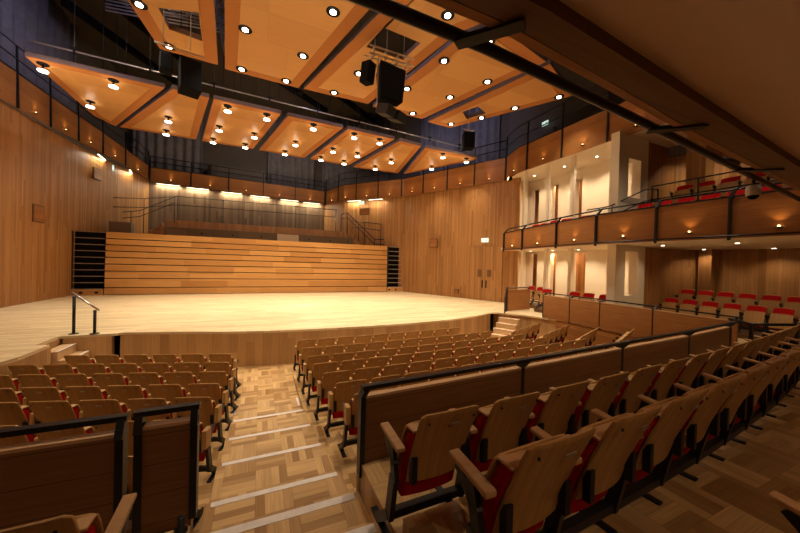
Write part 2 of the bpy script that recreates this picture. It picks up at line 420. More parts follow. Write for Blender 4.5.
railing('stair_handrail', 'sloping black handrail falling over the right choir steps', [(5.45, 23.2, 5.62), (5.9, 23.1, 5.75), (7.55, 21.5, 3.75), (8.1, 21.0, 3.75)],
        [((5.45, 23.2, 5.62), 1.3), ((5.9, 23.1, 5.75), 1.6), ((6.6, 22.45, 4.9), 1.3), ((7.55, 21.5, 3.75), .75)], (0, .35), r=.032)
railing('guard_frame', 'rectangular black guard frame beside the right choir steps', [(6.3, 23.1, 5.15), (7.0, 22.3, 5.05), (7.9, 21.2, 4.85)],
        [((7.0, 22.3, 5.05), 1.9), ((7.9, 21.2, 4.85), 1.8)], (0, .45), r=.028)

# ------------------------------------------------------------------ gallery parapet band all round
def parapet(name, label, pts, zb, zt, step, rail_h, lamps=True, posts_at=None, tint='gallery', railmat='rail', inner=1, bracket=False, nrails=2):
    """pts plan polyline; zb/zt lists; face on the LEFT of travel is the hall side if inner=1"""
    t = thing(name, label, 'parapet', (pts[0][0], pts[0][1], zb[0]))
    o = V(t.location); L = plen(pts)
    ss = posts_at or [i*L/max(1, round(L/step)) for i in range(max(1, round(L/step))+1)]
    def at(s):
        p, tg, i, f = along(pts, s); nrm = V((-tg.y, tg.x))*inner
        return V((p.x, p.y, 0)), V((nrm.x, nrm.y, 0)), lerp(zb[i], zb[i+1], f), lerp(zt[i], zt[i+1], f)
    # panels between posts
    cuts = sorted(set([0] + list(ss) + [L]))
    acc = [0]
    for i in range(len(pts)-1): acc.append(acc[-1]+(V(pts[i+1])-V(pts[i])).length)
    for a, b in zip(cuts[:-1], cuts[1:]):
        if b-a < .05: continue
        ks = [a+.015] + [x for x in acc if a+.05 < x < b-.05] + [b-.015]
        P = []; Z0 = []; Z1 = []
        for s_ in ks:
            p, nr, z0, z1 = at(s_); P.append((p.x-o.x, p.y-o.y)); Z0.append(z0-o.z); Z1.append(z1-o.z)
        MB().wallstrip(P, Z0, Z1, .08*inner).build('panel', tint, t)
        if lamps:
            p, nr, z0, z1 = at((a+b)/2); q = p+nr*.05-o; q.z = z0-o.z+.2
            mb = MB(); mb.box(-.05, .05, -.05, .05, -.03, .0, math.atan2(nr.y, nr.x), q)
            lb = mb.build('lamp_bracket', 'steel', t)
            mb = MB(); mb.lathe([(.001, .0), (.024, .0), (.024, .03), (.001, .04)], q, 8); mb.build('lamp_bulb', 'smalllens', lb)
            ld = bpy.data.lights.new('parapet_lamp', 'SPOT'); ld.energy = 5; ld.color = (1, .62, .28); ld.spot_size = 2.0; ld.spot_blend = .8; ld.shadow_soft_size = .03
            lo = bpy.data.objects.new('parapet_lamp_light', ld); C.objects.link(lo); lo.parent = t; lo.location = q+nr*.06+V((0, 0, .06)); lo.rotation_euler = (PI, 0, 0)
    for s_ in ss:
        p, nr, z0, z1 = at(s_); a = p+nr*.05-o
        if bracket:
            pb = MB(); pb.beam((a.x, a.y, z0-o.z-.06), (a.x, a.y, z1-o.z-.03), .07, .05)
            top = a - nr*.22
            pb.beam((a.x, a.y, z1-o.z-.05), (top.x, top.y, z1-o.z+rail_h), .07, .05)
            pb.build('post', 'steel', t)
        else:
            MB().beam((a.x, a.y, z0-o.z-.02), (a.x-nr.x*.06, a.y-nr.y*.06, z1-o.z+rail_h), .06, .05).build('post', 'steel', t)
    offs = [-.17] if bracket else [-.01]
    for j in range(nrails if not bracket else 1):
        R = []
        for s_ in sorted(set(acc+[0, L])):
            p, nr, z0, z1 = at(min(s_, L)); q = p+nr*offs[0]-o; R.append((q.x, q.y, z1-o.z+rail_h*(1-j/max(1, nrails))))
        MB().tube(R, .028, 6).build('top_rail' if j == 0 else 'mid_rail', railmat, t)
    R = []
    for s_ in sorted(set(acc+[0, L])):
        p, nr, z0, z1 = at(min(s_, L)); q = p-o; R.append((q.x-nr.x*.04, q.y-nr.y*.04, z1-o.z))
    for i in range(len(R)-1): MB().beam(R[i], R[i+1], .1, .05).build('cap', 'steel', t)
    if bracket:
        R = []
        for s_ in sorted(set(acc+[0, L])):
            p, nr, z0, z1 = at(min(s_, L)); q = p+nr*.14-o; R.append((q.x, q.y, z0-o.z+.04))
        MB().tube(R, .025, 6).build('low_rail', railmat, t)
    return t
parapet('gallery_parapet', 'dark wood panelled gallery parapet high on the left wall', [(-8.68, 9.0), (-8.68, 14.0), (-8.6, 19), (-8.4, 22), (-7.85, 24.8), (-7.15, 26.7)],
        [7.5, 7.55, 7.65, 7.8, 7.7, 7.35], [8.8, 8.85, 9.0, 9.05, 8.75, 8.3], 2.1, 1.0, inner=-1)
parapet('gallery_parapet', 'dark wood panelled gallery parapet across the back wall of the hall', [(-7.1, 26.85), (4.85, 26.9)],
        [7.3, 6.95], [8.25, 8.02], 2.45, .75, inner=-1)
parapet('gallery_parapet', 'wood panelled gallery parapet above the tall timber wall with the doors', [(4.95, 26.8), (5.85, 24.3), (9.3, 20.45), (12.5, 13.72)],
        [6.9, 6.9, 6.9, 6.9], [8.02, 8.1, 8.17, 8.2], 1.95, .95, inner=-1)
parapet('gallery_parapet', 'wood panelled gallery parapet above the cream side balcony openings', [(12.45, 13.6), (12.02, 12.3), (11.95, 8.1), (11.95, 3.7)],
        [6.9, 6.9, 6.9, 6.9], [8.2, 8.2, 8.17, 8.17], 2.0, 1.1, inner=-1)
parapet('balcony_parapet', 'orange-brown balcony parapet projecting along the right side', bal[:-1],
        [2.9]*5, [3.86, 3.88, 3.9, 3.92, 3.92], 2.0, .2, inner=-1, bracket=True,
        posts_at=[.05, 1.8, 4.25, 6.2, 8.0, 9.58, 11.2])

# linear lamps grazing the wall under the gallery
def strip_lamp(x, y, z, rz, w, lab):
    t = thing('strip_light', lab, 'light', (x, y, z), rz)
    MB().box(-w/2, w/2, -.05, .05, .02, .07).build('lamp_housing', 'steel', t)
    MB().box(-w/2+.02, w/2-.02, -.035, .035, .0, .02).build('diffuser', 'striplens', t)
    ld = bpy.data.lights.new('strip', 'AREA'); ld.shape = 'RECTANGLE'; ld.size = w; ld.size_y = .06; ld.energy = 45 if rz == 0 else 28; ld.color = (1, .9, .68)
    lo = bpy.data.objects.new('strip_light_source', ld); C.objects.link(lo); lo.parent = t; lo.location = (0, 0, -.02)
names_ = ['leftmost', 'second from left', 'third from left', 'fourth from left', 'fifth from left', 'sixth and rightmost']
for i, (x, dz) in enumerate([(-6.05, .0), (-4.3, 0), (-2.1, 0), (-.15, 0), (2.05, 0), (3.8, 0)]):
    strip_lamp(x, 26.86, lerp(7.26, 6.93, (x+7)/12)-.09, 0, 1.4, 'glowing strip light under the back gallery, %s of the six' % names_[i])
strip_lamp(-8.22, 22.9, 7.5, PI/2+.1, 1.5, 'nearer glowing strip light under the left gallery')
strip_lamp(-7.66, 25.2, 7.4, PI/2+.2, 1.1, 'farther glowing strip light under the left gallery')
strip_lamp(6.5, 23.55, 6.78, -.84, 1.2, 'farther glowing strip light under the right gallery')
strip_lamp(7.75, 22.15, 6.78, -.84, 1.2, 'nearer glowing strip light under the right gallery')

# exit signs
def exit_sign(loc, rz, lab, s=1):
    t = thing('exit_sign', lab, 'sign', loc, rz)
    MB().box(-.27*s, .27*s, 0, .05, -.15*s, .15*s).build('sign_face', 'exit', t, .01)
    m = MB(); m.box(.05*s, .2*s, -.006, 0, -.025*s, .025*s); m.add([(.14*s, -.006, .07*s), (.24*s, -.006, 0), (.14*s, -.006, -.07*s)], [(0, 1, 2)])
    m.build('arrow', 'green', t)
    m = MB(); m.lathe([(.0, -.0), (.02*s, 0), (.02*s, .03*s), (0, .03*s)], (-.13*s, -.01, .06*s), 8)
    m.beam((-.13*s, -.006, .06*s), (-.15*s, -.006, -.03*s), .01, .035*s, V((0, 1, 0))); m.beam((-.15*s, -.006, -.02*s), (-.08*s, -.006, -.09*s), .01, .025*s, V((0, 1, 0)))
    m.beam((-.15*s, -.006, -.02*s), (-.22*s, -.006, -.09*s), .01, .025*s, V((0, 1, 0))); m.build('running_figure', 'green', t)
RW = math.atan2(13.7-20.5, 12.62-9.4)   # direction of right wall
exit_sign((12.02, 14.75, 3.56), RW, 'lit exit sign above the double doors in the timber wall', .8)
exit_sign((-8.1, 24.1, 7.25), PI/2+.15, 'small lit exit sign under the left gallery')
exit_sign((6.9, 22.95, 6.6), -.84, 'small lit exit sign under the right gallery beside the strip lights', .8)
exit_sign((14.5, 12.9, 10.2), -PI/2, 'lit exit sign above a dark door up on the right gallery', .75)
tag(MB().box(14.55, 14.65, 12.3, 13.4, 7.15, 9.8).build('gallery_door', 'darkwall'), 'dark door on the upper gallery beneath the exit sign', 'door')

# double doors in timber wall
d = thing('door_1', None, None, (12.1, 14.75, 0), RW); d['kind'] = 'structure'
for a, b in ((-1.05, -.01), (.01, 1.05)):
    MB().box(a, b, -.05, .02, .02, 3.2).build('door_leaf', 'stave', d)
for x in (-.3, .3):
    MB().box(x-.13, x+.13, -.062, -.045, 1.4, 1.82).build('vision_panel', 'soffitwood', d)
    MB().box(x*.4-.035, x*.4+.035, -.065, -.045, .75, 1.2).build('door_pull', 'black', d)
# recessed boxes in side walls
def wallbox(x, y, z, rz, w, h, lab, mat='soffitwood', name='wall_recess'):
    t = thing(name, lab, 'wall box', (x, y, z), rz)
    MB().box(-w/2, w/2, -.03, .03, -h/2, h/2).build('surround', 'soffitwood', t)
    MB().box(-w/2+.05, w/2-.05, -.04, -.025, -h/2+.05, h/2-.05).build('recess_face', 'gallery', t)
wallbox(10.45, 18.0, 3.45, RW, .62, .62, 'small square recess midway up the timber wall right of the riser')
wallbox(-8.72, 18.5, 3.75, PI/2, .75, .75, 'small square recess in the left timber wall')
wallbox(-8.3, 22.5, 6.5, PI/2-.1, .7, .6, 'dark loudspeaker recess under the left exit sign')
wallbox(7.1, 22.75, 5.9, -.84, .8, .5, 'dark boxed recess under the right exit sign')
wallbox(11.25, 16.35, .4, RW, .28, .28, 'small black socket box low on the timber wall beside the doors')
wallbox(-8.68, 15.8, .55, PI/2, .35, .8, 'small socket panel low on the left timber wall')

# ------------------------------------------------------------------ stage access steps
s1 = thing('stage_steps', 'timber steps with pale nosings down from the left of the stage', 'steps', (-4.5, 9.68, 0))
for k in range(5):
    x = .03+.26*k; z = -.2*k-.2
    stp = MB().box(x, x+.27, .0, .8, -1.0, z).build('step', 'stairwood', s1)
    MB().box(x+.22, x+.272, .0, .8, z, z+.006).build('nosing', 'nosing', stp)
MB().box(.03, .98, .825, 1.0, -1.0, -.062).build('side_block', 'front', s1)
s2 = thing('stage_steps', 'timber steps with pale nosings down from the right of the stage', 'steps', (9.97, 10.35, 0), math.atan2(-.43, -.9))
for k in range(5):
    x = .02+.27*k; z = -.2*k-.18
    stp = MB().box(x, x+.28, -.42, .42, -1.0, z).build('step', 'stairwood', s2)
    MB().box(x+.24, x+.282, -.42, .42, z, z+.006).build('nosing', 'nosing', stp)

def post_rail(name, lab, a, ha, b, hb, z=0):
    t = thing(name, lab, 'handrail', (a[0], a[1], z)); o = V((a[0], a[1], z))
    A = V((a[0], a[1], z)); B = V((b[0], b[1], z))
    for P_, h in ((A, ha), (B, hb)):
        q = P_-o; MB().lathe([(.1, 0), (.1, .015), (.03, .02), (.03, .2)], q, 12).build('base_plate', 'steel', t)
        MB().tube([q+V((0, 0, .0)), q+V((0, 0, h-.06))], .034, 10).build('post', 'steel', t)
    dd = (B+V((0, 0, hb))-A-V((0, 0, ha))); 
    MB().tube([A-o+V((0, 0, ha))-dd*.12, B-o+V((0, 0, hb))+dd*.2], .024, 8).build('handrail', 'chrome', t)
post_rail('stage_handrail', 'short sloping handrail on two black posts at the left stage steps', (-4.36, 10.73), 1.03, (-3.9, 10.6), .68)

# black boxed guard at the right end of stage
g = thing('stage_guard', 'small black framed guard with a wood panel at the right stage steps', 'guard', (10.15, 10.9, 0))
MB().wallstrip([(.12, .0), (1.7, .25)], .03, .98, .05).build('panel', 'gallery', g)
for x, y, h in ((0.05, 0, 1.05), (.12, .05, 1.1), (1.7, .28, 1.05)):
    MB().beam((x, y, 0), (x, y, h), .06, .05).build('post', 'steel', g)
MB().tube([(-.35, -.35, .0), (-.35, -.35, .62), (.05, 0, 1.06), (1.7, .28, 1.06)], .03, 6).build('handrail', 'rail', g)

# terrace parapets along the right of the stalls
def low_parapet(name, lab, pts, z0, z1, posts, rh=.13, lean=.0, tint='parapet', nrm=1):
    """wood panelled low wall with cap and black rail; pts plan polyline"""
    t = thing(name, lab, 'parapet', (pts[0][0], pts[0][1], z0[0])); o = V(t.location); L = plen(pts)
    acc = [0]
    for i in range(len(pts)-1): acc.append(acc[-1]+(V(pts[i+1])-V(pts[i])).length)
    def at(s_):
        p, tg, i, f = along(pts, s_); return V((p.x, p.y, 0)), V((tg.y, -tg.x, 0))*nrm, lerp(z0[i], z0[i+1], f), lerp(z1[i], z1[i+1], f)
    cuts = sorted(set([0]+posts+[L]))
    for a, b in zip(cuts[:-1], cuts[1:]):
        if b-a < .08: continue
        ks = [a+.02]+[x for x in acc if a+.05 < x < b-.05]+[b-.02]
        P = []; Z0 = []; Z1 = []
        for s_ in ks:
            p, nr, q0, q1 = at(s_); P.append((p.x-o.x, p.y-o.y)); Z0.append(q0-o.z); Z1.append(q1-o.z)
        pn = MB().wallstrip(P, Z0, Z1, .07).build('panel', tint, t)
        MB().wallstrip([(x-0, y) for x, y in P], Z1, [z+.022 for z in Z1], .07).build('cap', 'cap', pn)
    for s_ in posts:
        p, nr, q0, q1 = at(s_); a = p-o
        rt = nr*nrm*.035; m = MB(); m.beam((a.x+rt.x, a.y+rt.y, q0-o.z-.03), (a.x+rt.x, a.y+rt.y, q1-o.z+.05), .045, .085)
        e = a+nr*lean
        m.beam((a.x, a.y, q1-o.z-.02), (e.x, e.y, q1-o.z+rh-.01), .045, .06); m.build('post', 'steel', t)
    R = []
    for s_ in acc:
        p, nr, q0, q1 = at(min(s_, L)); q = p+nr*lean-o; R.append((q.x, q.y, q1-o.z+rh))
    for i in range(len(R)-1): MB().beam(R[i], R[i+1], .06, .035).build('top_rail', 'steel', t)
    return t
low_parapet('terrace_parapet', 'wood panelled parapet with black rail between the side terrace and the stalls', [(10.62, 9.25), (10.62, 8.2), (10.6, 7.0), (10.5, 4.8), (10.3, 3.4)],
            [.02, .02, .02, .02, .05], [.9, .9, .9, .88, .88], [.06, 1.25, 2.4, 4.0, 5.75], .1, -.1, 'gallery')
struct(MB().wallstrip([(10.64, 8.6), (10.62, 7.0), (10.52, 4.8), (10.32, 3.3)], -1.1, .0, .05).build('wall_terrace_front', 'gallery'))
# parapets in front of the rear seats
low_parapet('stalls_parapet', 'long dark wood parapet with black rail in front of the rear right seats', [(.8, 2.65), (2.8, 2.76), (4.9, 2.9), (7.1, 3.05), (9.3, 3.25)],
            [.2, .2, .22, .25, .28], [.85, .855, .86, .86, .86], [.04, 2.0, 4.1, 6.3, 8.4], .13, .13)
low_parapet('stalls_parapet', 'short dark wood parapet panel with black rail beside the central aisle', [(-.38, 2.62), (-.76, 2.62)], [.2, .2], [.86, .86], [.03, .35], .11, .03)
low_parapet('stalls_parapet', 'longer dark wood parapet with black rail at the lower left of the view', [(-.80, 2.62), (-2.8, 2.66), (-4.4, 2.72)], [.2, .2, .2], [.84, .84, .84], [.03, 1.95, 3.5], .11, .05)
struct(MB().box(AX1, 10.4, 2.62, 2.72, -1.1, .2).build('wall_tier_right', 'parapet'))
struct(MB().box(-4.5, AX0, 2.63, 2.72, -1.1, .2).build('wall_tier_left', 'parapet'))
# return rails at the right end
rr = thing('return_rail', 'black angled return rail at the far right end of the dark parapet', 'handrail', (9.35, 3.25, .28))
MB().tube([(0, 0, .75), (-.2, -.4, .72), (.6, -.8, .74), (1.6, -.7, .74)], .03, 6).build('handrail', 'rail', rr)
for x, y in ((-.2, -.4), (.6, -.8)): MB().beam((x, y, 0), (x, y, .72), .06, .05).build('post', 'steel', rr)

# aisle nosings
nos = [(6.13, -.80), (5.18, -.62), (4.23, -.42), (3.28, -.22), (2.63, 0.0), (2.10, .14)]
pos_ = ['farthest and topmost in view', 'second from the stage', 'third from the stage', 'fourth from the stage', 'fifth from the stage', 'nearest to the camera']
for (y, z), ps in zip(nos, pos_):
    tag(MB().box(-.37, .79, y-.045 if z < 0 else y-.06, y+.018, z, z+.004).build('nosing_strip', 'nosing'), 'white nosing strip on the central aisle, '+ps, 'nosing strip', 'white aisle nosings')
for i, (x, y, w) in enumerate([(-.4, 7.0, 'left'), (.8, 7.0, 'right'), (-.4, 6.4, 'left'), (.8, 6.4, 'right')]):
    tag(MB().box(x-.02, x+.02, y-.2, y+.2, -1.0, -.996).build('edge_marker', 'nosing'),
        'short white floor marker on the %s edge of the aisle, %s the top strip' % (w, 'farther from' if i < 2 else 'closer to'), 'floor marker', 'white aisle edge markers')

# ------------------------------------------------------------------ chairs
def shell(mb, w0, w1, z0, z1, yb, yt, th, curve=.02, r=.05, nz=7, nx=7):
    """curved board: front & back grids; yb/yt = y at bottom/top"""
    vs = []
    for side in (0, 1):
        for j in range(nz+1):
            t = 1-(1-j/nz)**1.8; z = z0+(z1-z0)*t; w = lerp(w0, w1, t)
            zz = z1-z
            cut = 0
            if zz < r: cut = r-math.sqrt(max(0, r*r-(r-zz)**2))
            zz = z-z0
            pass
            w -= cut
            for i in range(nx+1):
                u = -1+2*i/nx
                y = lerp(yb, yt, t**1.25) - curve*(1-u*u) + side*th
                vs.append((u*w, y, z + (.012*(1-u*u) if j == nz else 0)))
    N = (nx+1)*(nz+1); f = []
    for j in range(nz):
        for i in range(nx):
            a = j*(nx+1)+i; f.append((a, a+1, a+nx+2, a+nx+1)); f.append((N+a, N+a+nx+1, N+a+nx+2, N+a+1))
    border = [i for i in range(nx+1)] + [j*(nx+1)+nx for j in range(1, nz+1)] + [nz*(nx+1)+i for i in range(nx-1, -1, -1)] + [j*(nx+1) for j in range(nz-1, 0, -1)]
    for k in range(len(border)):
        a, b = border[k], border[(k+1) % len(border)]; f.append((a, a+N, b+N, b))
    return mb.add(vs, f)

def zgrid(h): return h
def make_chair(style):
    t = thing('auditorium_chair', 'x', 'chair'); fr = style == 'front'; q = 0 if style == 'stalls' else .028; cw_ = .05 if style == 'stalls' else .062
    # back: y at bottom .10, at top -.13 ; H .90 ; the tipped-up seat lies parallel in front of it
    shell(MB(), .225-q, .235-q, .40, .90, .06, -.13, .016, .025, .03).build('backrest', 'ply', t, .003, False)
    shell(MB(), .208-q*.3, .218-q*.3, .26, .875 if fr else .768, .132, -.098 if fr else -.048, cw_-.012, .02, .03).build('back_cushion', 'red', t, .008, True)
    zt = .70 if fr else .775; yt = .0 if fr else -.025
    shell(MB(), .208, .218, .28, zt-.01, .15, yt, .045, .01, .03).build('seat_cushion', 'red', t, .008, True)
    ss = shell(MB(), .222, .232, .29, zt+.012, .195, yt+.045, .016, .01, .03).build('seat_shell', 'ply', t, .003, False)
    if not fr: MB().box(-.225, .225, yt-.035, yt+.05, zt-.003, zt+.012).build('seat_rim', 'plyedge', ss, .004)
    for sx in (-1, 1):
        MB().box(sx*(.21-q)-.018, sx*(.21-q)+.018, .02, .06, .43, .59, 0, (0, -.035, 0)).build('hinge_bracket', 'steel', t)
        MB().lathe([(.0, -.002), (.008, -.002), (.008, .002), (0, .002)], (0, 0, 0), 8).build('screw', 'steel', t).matrix_local = Matrix.Translation((sx*(.185-q), -.128, .845)) @ Matrix.Rotation(PI/2-.35, 4, 'X')
    pl = MB().box(-.032, .032, -.003, .003, -.011, .011).build('number_plate', 'plate', t); pl.location = (0.02, -.132, .82); pl.rotation_euler = (.38, 0, 0)
    MB().box(-.27, .27, .12, .17, .14, .19).build('beam', 'steel', t)
    return t
def add_stand(t, x, style):
    m = MB()
    m.beam((x, .10, .0), (x, .10, .015), .05, .2) if 0 else None
    m.box(x-.025, x+.025, .12, .42, 0, .014)
    m.beam((x, .33, .01), (x, .14, .17), .045, .06)
    m.beam((x, .15, .14), (x, .09, .44), .035, .07); m.beam((x, .07, .42), (x, .13, .64), .03, .06)
    m.beam((x, .08, .52), (x, .22, .655), .03, .05)
    m.build('pedestal', 'steel', t)
    if style != 'stalls':
        a = MB(); a.add([(x-.03, .0, .635), (x+.03, .0, .635), (x+.03, .0, .665), (x-.03, .0, .665),
                         (x-.03, .27, .67), (x+.03, .27, .67), (x+.03, .27, .695), (x-.03, .27, .695)],
                        [(0, 1, 2, 3), (4, 7, 6, 5), (0, 4, 5, 1), (3, 2, 6, 7), (0, 3, 7, 4), (1, 5, 6, 2)])
        a.build('armrest', 'armwood', t, .008)
    else:
        MB().box(x-.028, x+.028, -.02, .11, .48, .70).build('armrest', 'ply', t, .008)
protos = {}
for st in ('stalls', 'rear', 'front'):
    for var in ('L', 'LR'):
        p = make_chair(st); add_stand(p, -.27, st)
        if var == 'LR': add_stand(p, .27, st)
        protos[(st, var)] = [p, False]
nchairs = 0
def place(style, x, y, z, rz, last, label, group):
    global nchairs
    e = protos[(style, 'LR' if last else 'L')]
    if not e[1]: o = e[0]; e[1] = True
    else: o = copy_tree(e[0])
    o.location = (x, y, z); o.rotation_euler = (0, 0, rz); set_label(o, label, group); nchairs += 1
    return o
def row(style, f, n, z, rz, labf, group, last_i=None, start=0):
    for i in range(n):
        x, y = f(i)
        place(style, x, y, z, rz(i) if callable(rz) else rz, i == (n-1 if last_i is None else last_i), labf(i), group)

# middle block; back-top y given; chair origin is at back-top y + .13
mid = [(8.75, .45, 10, -1.0, .0), (7.72, .02, 11, -.95, .0), (6.85, 0, 12, -.9, 0), (6.06, 0, 12, -.82, 0), (5.22, 0, 13, -.72, 0), (4.42, 0, 12, -.6, 0), (3.62, 0, 13, -.45, 0)]
rown = ['front row', 'second row', 'third row', 'fourth row', 'fifth row', 'sixth row', 'seventh row']
for k, (y0, _, n, z, _) in enumerate(mid):
    x0 = 1.2+(.0, 0, 0, 0, .03, .06, .1)[k]
    pw = .545
    row('stalls', lambda i: (x0+pw*i, y0+.13+.0065*(x0+pw*i-1)**2*.9), n, z, lambda i: math.atan(.012*(x0+pw*i-1)),
        lambda i: 'folded wooden auditorium chair, %s from the aisle in the %s of the middle block' % (ORD[i], rown[k]), 'middle block chairs, '+rown[k])
# left block
left = [((-.80, 8.02), -1.0, 6), ((-.78, 7.28), -.97, 7), ((-.78, 6.58), -.93, 7), ((-.80, 5.78), -.86, 7), ((-.82, 5.0), -.76, 7), ((-.85, 4.15), -.66, 7), ((-.9, 3.3), -.56, 6)]
for k, ((x0, y0), z, n) in enumerate(left):
    a = math.radians(-16.5); ca, sa = math.cos(a), math.sin(a)
    row('stalls', lambda i: (x0-ca*.575*i+.04, y0-sa*.575*i+.12), n, z, a,
        lambda i: 'folded wooden auditorium chair, %s from the aisle in the %s of the left block' % (ORD[i], rown[k]), 'left block chairs, '+rown[k], last_i=0)
# right angled block
side = [((7.62, 7.85), 5, -.95), ((7.95, 6.9), 5, -.86), ((8.2, 5.9), 4, -.72), ((8.4, 5.0), 4, -.6)]
for k, ((x0, y0), n, z) in enumerate(side):
    a = math.radians(22); ca, sa = math.cos(a), math.sin(a)
    row('stalls', lambda i: (x0+ca*.545*i, y0+sa*.545*i), n, z, a,
        lambda i: 'folded wooden chair, %s from the left in the %s of the angled right block' % (ORD[i], rown[k]), 'angled right block chairs, '+rown[k])
# rear right rows (foreground)
row('rear', lambda i: (1.055+.54*i, 1.53+.0075*(1.055+.54*i)**2+.13), 15, .28, lambda i: math.atan(.015*(1.055+.54*i)),
    lambda i: 'red cushioned wooden chair, %s from the aisle in the row behind the dark parapet' % ORD[i], 'chairs behind the dark parapet')
row('rear', lambda i: (1.15+.545*i, .85+.0115*(1.15+.545*i)**2+.13), 11, .455, lambda i: math.atan(.023*(1.15+.545*i)),
    lambda i: 'red cushioned wooden chair, %s from the aisle in the row nearest the camera' % ORD[i], 'chairs in the row nearest the camera')
# rear left
row('rear', lambda i: (-.86-.54*i, 1.62+.13), 3, .12, 0, lambda i: ['wooden chair cropped at the bottom left corner, by the aisle', 'second chair from the aisle at the bottom left corner', 'third chair from the aisle at the bottom left corner'][i], 'chairs at the bottom left', last_i=0)
place('rear', 2.2, .26, .455, 0, False, 'chair of which only one armrest shows at the lower right corner', 'chairs behind the camera')
# terrace chairs under the balcony
for k, (x, z, n, y0) in enumerate([(14.35, .12, 8, 2.7), (15.6, .43, 8, 2.75)]):
    row('front', lambda i: (x, y0+.56*i), n, z, PI/2, lambda i: 'red and oak chair under the balcony, %s from the right in the %s row' % (ORD[i], ('front', 'back')[k]),
        'side terrace chairs, %s row' % ('front', 'back')[k])
tag(MB().box(12.4, 13.3, 10.9, 12.14, .0, .16).build('terrace_step', 'soffitwood'), 'low step under the two chairs behind the small black guard', 'platform')
tag(MB().box(11.6, 12.35, 7.32, 10.6, .0, .16).build('terrace_step', 'soffitwood'), 'low step under the chairs before the lower cream wall', 'platform')
tag(MB().box(15.0, 16.15, 2.4, 6.5, .0, .43).build('terrace_step', 'soffitwood'), 'raised step carrying the back row of chairs under the side balcony', 'platform')
tag(MB().box(13.7, 14.98, 2.4, 6.98, .0, .12).build('terrace_step', 'soffitwood'), 'low step carrying the front row of chairs under the side balcony', 'platform')
for i, (x, y, rz) in enumerate([(12.75, 11.3, 1.6), (11.9, 10.2, 1.7), (12.0, 8.9, 1.7), (12.0, 8.3, 1.65), (12.0, 7.65, 1.6), (12.75, 11.9, 1.6)]):
    place('front', x, y, .16, rz, True, 'red chair on the side terrace before the cream wall, %s from the right' % ORD[[4, 3, 2, 1, 0, 5][i]], 'side terrace chairs by the cream wall')
# upper balcony
for k, (x, z, n, y0) in enumerate([(11.75, 3.42, 7, 2.9), (12.9, 4.05, 6, 2.9)]):
    row('front', lambda i: (x, y0+.56*i), n, z, PI/2, lambda i: 'red chair up on the side balcony, %s from the right in the %s row' % (ORD[i], ('front', 'back')[k]),
        'side balcony chairs, %s row' % ('front', 'back')[k])
tag(MB().box(12.3, 16.0, 1.75, 6.2, 3.103, 4.05).build('balcony_step', 'soffitwood'), 'raised step carrying the back row of chairs on the side balcony', 'platform')
for i, (x, y) in enumerate([(11.75, 7.75), (11.75, 8.32), (11.85, 9.3), (11.9, 9.9), (12.3, 10.8), (12.4, 11.4)]):
    place('front', x, y, 3.27, 1.75, True, 'red chair on the side balcony before the cream openings, %s from the right' % ORD[i], 'balcony chairs before the cream openings')
tag(MB().box(11.2, 12.28, 1.9, 6.9, 3.103, 3.42).build('balcony_step', 'soffitwood'), 'low step carrying the front row of chairs on the side balcony', 'platform')
tag(MB().prism([(11.4, 7.35), (12.38, 7.35), (12.9, 12.0), (12.1, 12.0), (11.5, 9.5)], 3.103, 3.27).build('balcony_step', 'soffitwood'), 'low step under the balcony chairs before the cream openings', 'platform')
tag(MB().prism([(14.0, 5.6), (14.55, 5.6), (14.55, 6.15), (14.0, 6.15)], 4.05, 6.97).build('timber_column', 'stave'), 'square timber clad column on the upper side balcony', 'column')
tag(MB().prism([(15.95, 6.1), (16.3, 6.1), (16.3, 6.5), (15.95, 6.5)], .43, 2.93).build('timber_column', 'stave'), 'square timber clad column under the side balcony', 'column')
railing('balcony_stair_rail', 'sloping black rail beside the cream pier on the side balcony', [(11.2, 7.9, 4.25), (11.4, 7.2, 4.3), (12.4, 6.6, 4.9), (12.9, 6.45, 4.95)],
        [((11.3, 7.5, 4.28), 1.15), ((11.4, 7.1, 4.3), 1.15), ((12.9, 6.45, 4.95), 1.3)], (0, .4))
railing('balcony_row_rail', 'thin black rail in front of the back balcony seats', [(12.35, 6.4, 4.95), (12.35, 1.9, 4.95)], [((12.35, y, 4.95), .9) for y in (6.35, 5.1, 2.4)], (0, .45))
DLS = [('upper balcony', 6.96, [(14.6, 4.2), (15.4, 5.9), (13.3, 9.0), (13.3, 10.6), (13.3, 12.4)]),
       ('lower balcony', 2.92, [(12.5, 2.9), (15.9, 3.0), (12.7, 4.3), (15.95, 4.5), (12.6, 6.1), (15.6, 6.2), (13.3, 8.2), (13.4, 9.8), (13.4, 11.2), (13.4, 12.6)])]
for nm_, z, i, x, y in [(a, b, i, *p) for a, b, c_ in DLS for i, p in enumerate(c_)]:
    t = thing('soffit_downlight', 'small round downlight in the pale %s soffit, %s counting from the right' % (nm_, ORD[i]), 'light', (x, y, z), 0, 'downlights, '+nm_)
    MB().lathe([(.0, -.012), (.075, -.012), (.075, .0), (0, 0)], (0, 0, 0), 14).build('bezel', 'white', t)
    MB().lathe([(.0, -.02), (.05, -.02), (.05, -.012), (0, -.012)], (0, 0, 0), 12).build('lamp_lens', 'lens', t)
    ld = bpy.data.lights.new('dl', 'SPOT'); hi = y > 7.3; ld.energy = (200 if z > 5 else 115) if hi else (110 if z > 5 else 38); ld.color = (1, .79, .53); ld.spot_size = 2.4; ld.spot_blend = .7; ld.shadow_soft_size = .05
    lo = bpy.data.objects.new('downlight_source', ld); C.objects.link(lo); lo.parent = t; lo.location = (0, 0, -.04)

